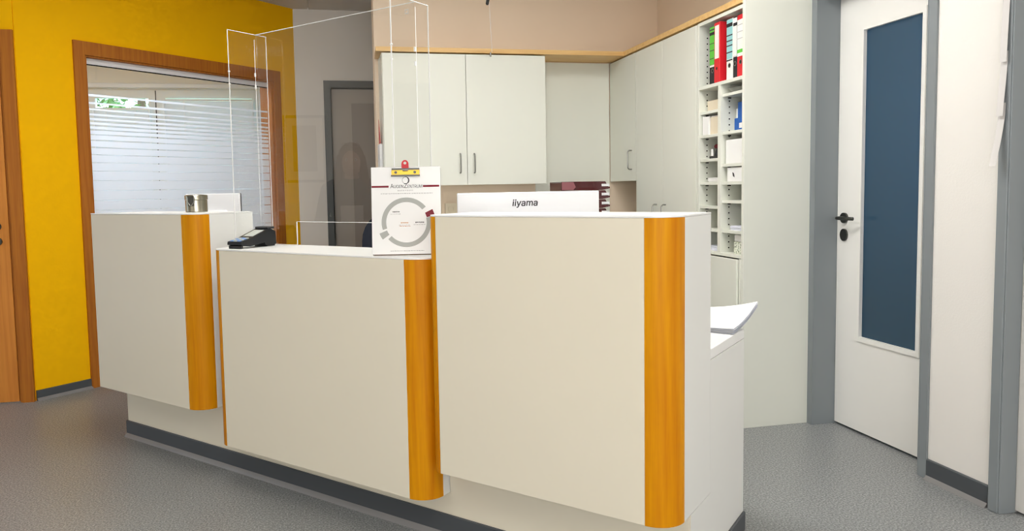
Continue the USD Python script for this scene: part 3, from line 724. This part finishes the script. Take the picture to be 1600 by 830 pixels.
LZ, RZ = [1.703, 1.570, 1.435, 1.303, 1.169, 1.040], [1.776, 1.573, 1.399, 1.302, 1.202, 1.040]
for z in LZ: obj('shelf', Ps(bx(XF+0.012, 3.711, z-0.016, XB-0.011, 3.916, z, 0.001)), 'laminate', sh)
for z in RZ: obj('shelf', Ps(bx(XF+0.012, 3.469, z-0.016, XB-0.011, 3.679, z, 0.001)), 'laminate', sh)
hs = []
for yw, zlo, zhi in ((3.9168, 0.94, 2.15), (3.6798, 0.94, 1.80)):
    for xx in (XF+0.055, XF+0.31):
        for z in np.arange(zlo, zhi, 0.032):
            h = trimesh.creation.cylinder(0.0042, 0.0010, sections=8); h.apply_transform(trimesh.transformations.rotation_matrix(math.pi/2, [1, 0, 0])); h.apply_translation([xx, yw, z]); hs.append(h)
obj('pin_holes', Ps(trimesh.util.concatenate(hs)), 'hole_dark', sh, kind='stuff')
pn = []
for z in LZ: pn.append(bx(XF+0.045, 3.908, z-0.0235, XF+0.062, 3.9165, z-0.0163))
for z in RZ: pn.append(bx(XF+0.045, 3.671, z-0.0235, XF+0.062, 3.6795, z-0.0163))
for p in pn: obj('shelf_pin', Ps(p), 'metal_dark', sh)
d = obj('door', Ps(bx(XF-0.012, 3.492, 0.09, XF+0.001, 3.936, 0.892, 0.001)), 'laminate', sh)
obj('handle', Ps(axes(bow_handle(0.13, 0.03, 0.0055), [0, -1, 0], [1, 0, 0], [0, 0, 1], [XF-0.012, 3.80, 0.69])), 'black_plastic', d)
obj('filler_strip', Ps(bx(XF+0.0, 3.4685, 0.0, XF+0.016, 3.490, 0.896, 0.001)), 'laminate', sh)

# ring binders in the top compartment
def binder(label, y0, y1, h, x_off, cover, plate, holes_m='metal_grey', extra=None):
    t = thing('ring_binder', label, 'binder', (XF+x_off, y0, 1.8463), group='ring binders on the top shelf')
    w = y1-y0
    obj('cover', bx(0, 0, 0, 0.26, w, h, 0.002), cover, t)
    for (za, zb, m, inset) in plate: obj('spine_label', bx(-0.0009, inset, za*h, -0.0001, w-inset, zb*h, 0), m, t)
    if extra:
        for (za, zb, m) in extra: obj('label_strip', bx(-0.0016, 0.002, za*h, -0.0010, w-0.002, zb*h, 0), m, t)
    ring = Point(0, 0).buffer(0.0125, 12).difference(Point(0, 0).buffer(0.0085, 12))
    obj('finger_hole', axes(prism(Point(0, 0).buffer(0.0085, 12), 0, 0.001), [0, 1, 0], [0, 0, 1], [1, 0, 0], [-0.0011, w/2, h*0.235]), 'hole_dark', t)
    obj('finger_ring', axes(prism(ring, 0, 0.0014), [0, 1, 0], [0, 0, 1], [1, 0, 0], [-0.0015, w/2, h*0.235]), holes_m, t)
    return t
binder('black ring binder with a bright green spine label, leftmost on the top shelf', 3.765, 3.829, 0.318, 0.020, 'binder_black', [(0.34, 0.99, 'label_green', 0.003), (0.30, 0.335, 'binder_white', 0.003)], extra=[(0.85, 0.90, 'binder_black'), (0.93, 0.955, 'print_dark'), (0.70, 0.712, 'print_dark'), (0.58, 0.592, 'print_dark'), (0.44, 0.452, 'print_dark')])
binder('bright red ring binder with a narrow white spine label, on the top shelf', 3.698, 3.756, 0.324, 0.006, 'red_binder', [(0.40, 0.95, 'binder_white', 0.008)], 'red_binder')
binder('white ring binder with a pale teal spine label on the top shelf', 3.588, 3.650, 0.318, 0.018, 'binder_white', [(0.34, 0.99, 'label_teal', 0.003)], extra=[(0.87, 0.93, 'binder_black'), (0.31, 0.33, 'binder_black'), (0.72, 0.74, 'print_dark'), (0.63, 0.65, 'print_dark'), (0.55, 0.57, 'print_dark'), (0.44, 0.46, 'print_dark')])
binder('slim black ring binder with a white spine label on the top shelf', 3.545, 3.585, 0.318, 0.018, 'binder_black', [(0.36, 0.98, 'binder_white', 0.003)], extra=[(0.85, 0.90, 'binder_black'), (0.345, 0.355, 'binder_white')])
binder('red ring binder with a large white label and green stripe, rightmost on the top shelf', 3.476, 3.543, 0.318, 0.016, 'red_binder', [(0.33, 0.92, 'binder_white', 0.002)], extra=[(0.385, 0.44, 'label_green'), (0.83, 0.842, 'print_light'), (0.72, 0.732, 'print_light'), (0.61, 0.622, 'print_light')])

def item(name, label, cat, y0, y1, z, h, x0, depth, m, **kw):
    t = thing(name, label, cat, (XF+x0, y0, z+0.0003)); obj('box', bx(0, 0, 0, depth, y1-y0, h, 0.002), m, t); return t
item('cardboard_box', 'low beige cardboard box on the uppermost left shelf', 'box', 3.765, 3.905, LZ[0], 0.062, 0.05, 0.16, 'card_beige')
t = item('carton', 'white open carton on the second left shelf', 'box', 3.838, 3.905, LZ[1], 0.104, 0.02, 0.18, 'paper'); obj('flap', bx(0.002, 0.0665, 0.002, 0.006, 0.069, 0.112, 0), 'paper', t)
t = item('card_pack', 'pack of beige cards standing beside the white carton', 'cards', 3.722, 3.836, LZ[1], 0.098, 0.03, 0.16, 'card_beige')
for k in range(4): obj('index_card', bx(0.004+k*0.035, 0.004, 0.0985, 0.006+k*0.035, 0.108, 0.104+0.003*(k % 2), 0), 'paper', t)
t = thing('stamp_rack', 'black stamp stand with a maroon top on the third left shelf', 'stamp stand', (XF+0.05, 3.766, LZ[2]+0.0003))
obj('stand', bx(0, 0, 0, 0.11, 0.115, 0.016), 'black_plastic', t); obj('holder', prism_yz(Polygon([(0.012, 0.0162), (0.10, 0.0162), (0.070, 0.058), (0.02, 0.058)]), 0.02, 0.08), 'dark_grey', t)
obj('stamp_head', trimesh.creation.capsule(0.012, 0.018) if False else bx(0.015, 0.015, 0.0585, 0.08, 0.095, 0.082, 0.008), 'maroon', t)
obj('label_card', bx(0.0, 0.075, 0.0165, 0.004, 0.095, 0.055, 0), 'paper', t)
def paper_stack(label, y0, y1, z, n, x0, depth, m, cat='papers'):
    t = thing('paper_stack', label, cat, (XF+x0, y0, z+0.0003)); r = np.random.default_rng(int(z*1000))
    for k in range(n):
        s = r.uniform(-0.003, 0.003, 2); obj('pad', bx(s[0], max(0.001, 0.003+s[1]), k*0.0062, depth+s[0], y1-y0-0.003+min(s[1], 0), k*0.0062+0.006, 0.001), m, t)
    return t
paper_stack('small stack of white paper on the fourth left shelf', 3.722, 3.862, LZ[3], 4, 0.03, 0.20, 'paper')
paper_stack('grey-white paper pads on the bottom left shelf', 3.722, 3.895, 0.916, 4, 0.03, 0.22, 'paper_blue')
paper_stack('white paper pads on the sixth right shelf', 3.485, 3.628, RZ[5], 4, 0.03, 0.20, 'paper_blue')
bw = thing('bowl', 'flat grey bowl under the binder shelf in the right column', 'bowl', (XF+0.085, 3.602, RZ[0]+0.0003))
obj('bowl_body', lathe([(0, 0), (0.045, 0), (0.070, 0.022), (0.072, 0.026), (0.069, 0.026), (0.043, 0.004), (0, 0.004)]), 'metal_grey', bw)
item('medicine_carton', 'tall blue carton with a white edge on the second right shelf', 'box', 3.563, 3.630, RZ[1], 0.155, 0.075, 0.10, 'blue_box')
t = item('blue_packet', 'short blue packet in front of the tall blue carton', 'box', 3.480, 3.572, RZ[1], 0.062, 0.02, 0.05, 'blue_box'); obj('white_print', bx(-0.001, 0.010, 0.008, -0.0002, 0.045, 0.035, 0), 'paper', t)
item('white_packet', 'slim white packet standing left of the tall blue carton', 'box', 3.655, 3.672, RZ[1], 0.125, 0.09, 0.09, 'paper')
item('white_carton', 'large white carton on the third right shelf', 'box', 3.482, 3.664, RZ[2], 0.128, 0.025, 0.22, 'paper')
t = item('tissue_box', 'white box with a dark leaf print on the fourth right shelf', 'box', 3.482, 3.640, RZ[3], 0.076, 0.02, 0.20, 'paper')
lf = Polygon([(0.085, 0.022), (0.100, 0.030), (0.106, 0.050), (0.092, 0.046), (0.086, 0.034)])
obj('leaf_print', prism_yz(lf, -0.0008, -0.0002), 'print_dark', t)
t = item('patterned_box', 'small tissue box with a green leaf pattern on the bottom right shelf', 'box', 3.484, 3.588, 0.916, 0.062, 0.03, 0.11, 'patterned')
ts = thing('tissue_pack', 'white crumpled tissue pack on top of the green patterned box', 'tissues', (XF+0.035, 3.486, 0.9790))
g = bx(0, 0, 0, 0.10, 0.108, 0.040, 0.006).subdivide().subdivide(); v = g.vertices.copy(); v += 0.005*(meshkit.noise(v*60, 3)[:, None]-0.5); v[:, 2] = np.maximum(v[:, 2], 0); g.vertices = v
obj('pack', g, 'paper', ts)

# letter trays on the worktop
TX, TY, TZ, PIT = 1.575, 4.72, 0.9038, 0.0608
def letter_tray(label, loc):
    t = thing('letter_tray', label, 'letter tray', loc, 0, 'dark red letter trays stacked on the back worktop')
    side = Polygon([(0, 0.0), (0.292, 0.0), (0.345, 0.010), (0.346, 0.020), (0.334, 0.022), (0.312, 0.0585), (0.0, 0.0585)])
    obj('front_wall', prism_xz(side, 0.0, 0.004), 'tray_red', t)
    obj('rear_wall', prism_xz(side, 0.246, 0.25), 'tray_red', t)
    obj('end_wall', bx(0, 0.0042, 0, 0.004, 0.2458, 0.0585, 0.0005), 'tray_red', t)
    obj('floor', bx(0.0042, 0.0042, 0.001, 0.30, 0.2458, 0.004, 0.0005), 'tray_red', t)
    obj('paper_sheet', bx(0.03, 0.012, 0.0045, 0.325, 0.238, 0.016, 0.0005), 'paper', t)
    obj('lip', bx(0.285, -0.004, 0.024, 0.342, -0.0003, 0.042, 0.0012), 'white_plastic', t) 
    obj('label_panel', prism_xz(Polygon([(0.004, 0.004), (0.085, 0.004), (0.102, 0.022), (0.086, 0.056), (0.004, 0.056)]), -0.0012, -0.0002), 'tray_pale', t)
    return t
n_t = 7
names = ['bottom', 'second from bottom', 'third from bottom', 'middle', 'third from top', 'second from top']
lt0 = letter_tray('dark red letter tray at the top of the stack on the back worktop', (TX, TY, TZ+(n_t-1)*PIT))
for i in range(n_t-1): dup(lt0, (TX, TY, TZ+i*PIT), 0, f'dark red letter tray on the back worktop, {names[i]} of the stack')

# socket below the wall cupboard
so = thing('wall_socket', 'cream wall socket below the wall cupboard, left of the monitor', 'socket', (0.915, 5.2545, 1.150))
obj('plate', prism_xz(rrect(-0.042, -0.042, 0.042, 0.042, 0.008), -0.010, 0), 'card_beige', so)
cyl = trimesh.creation.annulus(0.018, 0.023, 0.004); cyl.apply_transform(trimesh.transformations.rotation_matrix(math.pi/2, [1, 0, 0])); cyl.apply_translation([0, -0.0122, 0])
obj('socket_ring', cyl, 'card_beige', so)
# leaflet holder hanging on the cupboard's left side
lh = thing('leaflet_holder', 'small leaflet holder with a red card on the left side of the wall cupboard', 'leaflet holder', (0.4195, 5.08, 1.44))
obj('pocket', bx(-0.022, -0.03, 0, -0.0005, 0.13, 0.17, 0.003), 'white_plastic', lh)
obj('red_card', prism_yz(Polygon([(-0.02, 0.171), (0.12, 0.171), (0.10, 0.345), (0.03, 0.26)]), -0.014, -0.012), 'red', lh)
# pull cord and dark rod hanging from the ceiling
pc = thing('pull_cord', 'thin white pull cord with a grey bead hanging in front of the cupboard tops', 'cord', (1.10, 4.70, 2.14))
obj('cord', tube([(-0.012, 0, CEIL-2.14), (-0.006, 0, 0.4), (0.010, 0, 0.03)], 0.0012, 6), 'white_plastic', pc)
obj('bead', lathe([(0, -0.002), (0.004, 0.0), (0.006, 0.010), (0.005, 0.022), (0.0015, 0.032), (0, 0.032)], 14), 'metal_grey', pc).GetAttribute('points')
rd = thing('hanging_rod', 'thin black rod hanging from the ceiling, only its tip in view', 'rod', (1.07, 4.64, 2.462))
obj('rod', tube([(0, 0, 0.004), (0.012, 0, 0.05), (0.045, 0, CEIL-2.462)], [0.010, 0.010, 0.008], 10), 'black_plastic', rd)
obj('rod_cap', trimesh.creation.icosphere(2, 0.0102), 'black_plastic', rd)

# papers on the desk end
def curl_sheet(w, d, f, n=14, thick=0.0006):
    xs, ys = np.linspace(0, w, n), np.linspace(0, d, n); X_, Y_ = np.meshgrid(xs, ys); Z_ = f(X_/w, Y_/d)
    v = np.stack([X_, Y_, Z_], -1).reshape(-1, 3); F_2 = []
    for i in range(n-1):
        for j in range(n-1): a = i*n+j; F_2 += [[a, a+1, a+n+1], [a, a+n+1, a+n]]
    F_2 = np.array(F_2); N = len(v)
    rim = [i for i in range(n)]+[i*n+n-1 for i in range(1, n)]+[(n-1)*n+i for i in range(n-2, -1, -1)]+[i*n for i in range(n-2, 0, -1)]
    S = []
    for a, b in zip(rim, rim[1:]+rim[:1]): S += [[a, b+N, b], [a, a+N, b+N]]
    m = trimesh.Trimesh(np.vstack([v, v-[0, 0, thick]]), np.vstack([F_2, F_2[:, ::-1]+N, np.array(S)]), process=False); m.fix_normals(); return m
for k in range(6):
    lab = ['curled white paper sheet, lowest of the pile on the right desk end', 'curled white paper sheet, second lowest of the pile on the right desk end', 'curled white paper sheet, third from the bottom of the pile on the right desk end',
           'curled white paper sheet, third from the top of the pile on the right desk end', 'curled white paper sheet, second from the top of the pile on the right desk end', 'curled white sheet with a raised corner, topmost of the pile on the right desk end'][k]
    o = fc(-1.045+(0.002, -0.001, 0.003, 0.0, 0.003, 0.001)[k], 2.585+(0.0, 0.0, 0.0, 0.0, 0.0, 0.0)[k], 0.7655+0.0034*k)
    t = thing('paper_sheet', lab, 'paper', tuple(o), AC-1.0, 'loose papers on the desk end')
    amp = 0.033
    obj('sheet', curl_sheet(0.335, 0.30, lambda u, v, amp=amp: 0.018*v*v+amp*np.clip(u*0.8+v*0.5-0.62, 0, None)**2*2.6+0.0006*np.sin(9*u+5*v)*v), 'paper' if k % 2 else 'paper_blue', t, smooth=60)
# papers pinned by the near door frame
for k, (z0_, z1_, out, y) in enumerate(((1.72, 2.12, 0.010, 2.318), (1.52, 1.76, 0.014, 2.322), (1.335, 1.57, 0.036, 2.324))):
    lab = ['curled white notice strip on the near grey door frame, highest of three', 'curled white notice strip on the near grey door frame, middle of three', 'curled white notice strip on the near grey door frame, lowest of three'][k]
    t = thing('notice', lab, 'notice', (XR-0.0255-0.0015*k, y-0.018, z0_), 0, 'paper notices by the near door')
    g = curl_sheet(0.024, z1_-z0_, lambda u, v, out=out: out*(1-v)**2+0.002*np.sin(5*v)+0.004*u, 12, 0.0008)
    obj('sheet', axes(g, [0, 1, 0], [0, 0, 1], [-1, 0, 0]), 'paper_grey', t, smooth=60)
# picture on the side wall (seen mirrored in the acrylic screen)
pi = thing('framed_picture', 'framed print with wide pale mount on the side wall, mirrored in the acrylic screen', 'picture', (XL+0.001, 3.625, 1.68))
fr = sbox(-0.185, -0.30, 0.185, 0.30)
obj('frame', prism_yz(fr.difference(sbox(-0.160, -0.275, 0.160, 0.275)), 0, 0.022), 'picture_frame', pi)
obj('mount', prism_yz(sbox(-0.1598, -0.2748, 0.1598, 0.2748).difference(sbox(-0.105, -0.20, 0.105, 0.21)), 0.002, 0.009), 'mat_board', pi)
obj('print', prism_yz(sbox(-0.105, -0.20, 0.105, 0.21), 0.002, 0.006), 'print_picture', pi)
#PART3
# ------------------------------------------------------------------ waiting person (out of the frame to the left; mirrored in the acrylic screen)
def ball(p, r, s=(1, 1, 1), n=24):
    return m3.Manifold.sphere(1.0, n).scale([r*s[0], r*s[1], r*s[2]]).translate([float(q) for q in p])
def bone(a, ra, b, rb, n=20): return m3.Manifold.batch_hull([ball(a, ra, n=n), ball(b, rb, n=n)])
def chain(ps, rs): return [bone(ps[i], rs[i], ps[i+1], rs[i+1]) for i in range(len(ps)-1)]
def melt(parts, length=0.018, it=6):
    m = m3.Manifold.batch_boolean(parts, m3.OpType.Add).refine_to_length(length).to_mesh()
    t = trimesh.Trimesh(m.vert_properties[:, :3], m.tri_verts); trimesh.smoothing.filter_taubin(t, iterations=it); return t
def hand(w, sx):
    """relaxed hand at wrist w pointing forward (+y), thumb on the inner side (towards x=0)"""
    w = np.array(w); k = -sx; out = [bone(w, 0.022, w+[0.0, 0.045, -0.004], 0.024), bone(w+[k*0.018, 0.05, -0.004], 0.015, w+[-k*0.024, 0.055, -0.008], 0.014), bone(w, 0.021, w+[-k*0.02, 0.06, -0.008], 0.015), bone(w, 0.021, w+[k*0.018, 0.06, -0.004], 0.015)]
    for i, (o, L) in enumerate(((0.024, 0.072), (0.008, 0.080), (-0.009, 0.074), (-0.025, 0.058))):
        a = w+[k*o, 0.062, -0.004]; b = a+[k*o*0.15, L*0.45, -0.004]; c = b+[0, L*0.30, -0.014]; d = c+[0, L*0.2, -0.014]
        out += chain([a, b, c, d], [0.0095, 0.0088, 0.0082, 0.0075])
    a = w+[k*0.018, 0.018, 0.0]; out += chain([a, a+[k*0.022, 0.022, 0.006], a+[k*0.030, 0.050, 0.008], a+[k*0.026, 0.070, 0.004]], [0.013, 0.0115, 0.010, 0.0085])
    return out
PP = (-2.02, 3.20)
person = thing('person', 'person with long brown hair and dark jacket holding a paper, mirrored in the acrylic screen', 'person', (PP[0], PP[1], 0), -90)
hd = np.array([0, 0.015, 1.505])
arms = {1: [(0.168, -0.01, 1.305), (0.225, -0.035, 1.075), (0.092, 0.190, 1.065)], -1: [(-0.168, -0.01, 1.305), (-0.225, -0.035, 1.075), (-0.095, 0.185, 1.068)]}
legs = {s: [(s*0.088, 0, 0.86), (s*0.095, 0.012, 0.47), (s*0.098, -0.015, 0.075)] for s in (1, -1)}
bp_ = [m3.Manifold.batch_hull([ball((0, 0, 1.27), 0.1, (1.5, 0.95, 1)), ball((0, 0.0, 1.10), 0.1, (1.22, 0.95, 1))]), m3.Manifold.batch_hull([ball((0, 0, 1.10), 0.1, (1.22, 0.95, 1)), ball((0, -0.01, 0.90), 0.1, (1.6, 1.15, 1))]),
       bone((0, -0.005, 1.33), 0.055, (0, 0.01, 1.43), 0.050), ball(hd, 0.1, (0.78, 0.95, 1.12), 32), ball(hd+[0, 0.028, -0.045], 0.062, (0.9, 0.95, 1.05)),
       bone(hd+[0, 0.092, 0.008], 0.009, hd+[0, 0.106, -0.022], 0.013), ball(hd+[0.079, 0.0, -0.01], 0.022, (0.4, 0.8, 1.2)), ball(hd+[-0.079, 0.0, -0.01], 0.022, (0.4, 0.8, 1.2)), ball(hd+[0, 0.080, -0.055], 0.018, (1.3, 0.6, 0.5))]
for s in (1, -1):
    bp_ += chain([(s*0.12, 0, 1.31), *arms[s]], [0.06, 0.052, 0.040, 0.027])+chain(legs[s], [0.085, 0.056, 0.038])+[bone((s*0.098, -0.03, 0.045), 0.034, (s*0.105, 0.13, 0.035), 0.028)]+hand(arms[s][2], s)
body = obj('body', melt(bp_, 0.014, 5), 'skin', person, smooth=True)
jk = [m3.Manifold.batch_hull([ball((0, 0, 1.285), 0.112, (1.5, 1.0, 0.95)), ball((0, 0.0, 1.10), 0.112, (1.34, 1.05, 1))]), m3.Manifold.batch_hull([ball((0, 0, 1.10), 0.112, (1.34, 1.05, 1)), ball((0, -0.005, 0.84), 0.1, (1.95, 1.42, 0.8))])]
for s in (1, -1):
    a = [np.array(q) for q in arms[s]]; cuff = a[1]+(a[2]-a[1])*0.9
    jk += chain([(s*0.12, 0, 1.315), a[0], a[1], cuff], [0.066, 0.052, 0.050, 0.041])
obj('jacket', melt(jk, 0.016, 6), 'jacket', person, smooth=True)
tr_ = [ball((0, -0.008, 0.88), 0.1, (1.72, 1.25, 1.0))]
for s in (1, -1): tr_ += chain([legs[s][0], legs[s][1], (s*0.098, -0.012, 0.10)], [0.096, 0.070, 0.058])
obj('trousers', melt(tr_, 0.018, 5), 'trousers', person, smooth=True)
for s in (1, -1): obj('shoe', melt([bone((s*0.098, -0.035, 0.042), 0.0405, (s*0.105, 0.135, 0.036), 0.0345)], 0.012, 3), 'shoe', person, smooth=True)
hr = m3.Manifold.batch_hull([ball(hd+[0, -0.018, 0.018], 0.1, (0.93, 1.03, 1.17)), ball(hd+[0, -0.05, -0.05], 0.1, (0.98, 0.8, 1.0))])+m3.Manifold.batch_hull([ball(hd+[0, -0.05, -0.05], 0.1, (1.02, 0.75, 1.0)), ball(hd+[0, -0.075, -0.20], 0.1, (1.25, 0.55, 0.6))])
hr = hr+bone(hd+[0.075, 0.03, 0.02], 0.026, hd+[0.105, 0.02, -0.20], 0.03)+bone(hd+[-0.075, 0.03, 0.02], 0.026, hd+[-0.105, 0.02, -0.20], 0.03)
hr = hr-ball(hd+[0, 0.075, -0.035], 0.1, (0.70, 0.62, 1.0))
obj('hair', melt([hr], 0.014, 4), 'hair', person, smooth=True)
for s in (1, -1):
    obj('eye', trimesh.creation.icosphere(2, 0.011).apply_translation(hd+[s*0.031, 0.083, 0.006]), 'binder_white', person, smooth=True)
    obj('pupil', trimesh.creation.icosphere(2, 0.0055).apply_translation(hd+[s*0.031, 0.0905, 0.006]), 'black_plastic', person, smooth=True)
gl = [tube([(s*0.034+0.026*math.cos(a), hd[1]+0.088-0.012*math.sin(a), hd[2]+0.106+0.014*math.sin(a)) for a in np.linspace(0, 2*math.pi, 20)], 0.003, 8) for s in (1, -1)]
gl.append(tube([(-0.010, hd[1]+0.088, hd[2]+0.110), (0.010, hd[1]+0.088, hd[2]+0.110)], 0.003, 8))
obj('glasses', gl, 'metal_grey', person)
# the sheet she holds between thumb and fingers
hp = thing('held_paper', 'folded white paper held by the mirrored person', 'paper', (PP[0], PP[1], 0), -90)
g = bx(-0.075, -0.10, -0.0012, 0.075, 0.10, 0.0012, 0.0004)
g.apply_transform(trimesh.transformations.rotation_matrix(math.radians(38), [1, 0, 0])); g.apply_translation([0.0, 0.335, 1.135])
obj('sheet', g, 'paper', hp, smooth=False)
# pale padded seat in the room behind the frosted window
pcx = thing('padded_chair', 'pale pink padded chair seen through the frosted window at the left', 'chair', (-2.28, 7.3, 0), 25)
obj('seat', prism(rrect(-0.25, -0.24, 0.25, 0.26, 0.06), 0.42, 0.50), 'pink_cloth', pcx)
obj('backrest', prism_xz(rrect(-0.25, 0.52, 0.25, 1.30, 0.10), 0.20, 0.26), 'pink_cloth', pcx)
for sx in (-1, 1):
    obj('leg', tube([(sx*0.22, -0.2, 0), (sx*0.22, -0.2, 0.42)], 0.014), 'metal_grey', pcx)
    obj('leg', tube([(sx*0.22, 0.23, 0), (sx*0.22, 0.23, 0.60)], 0.014), 'metal_grey', pcx)
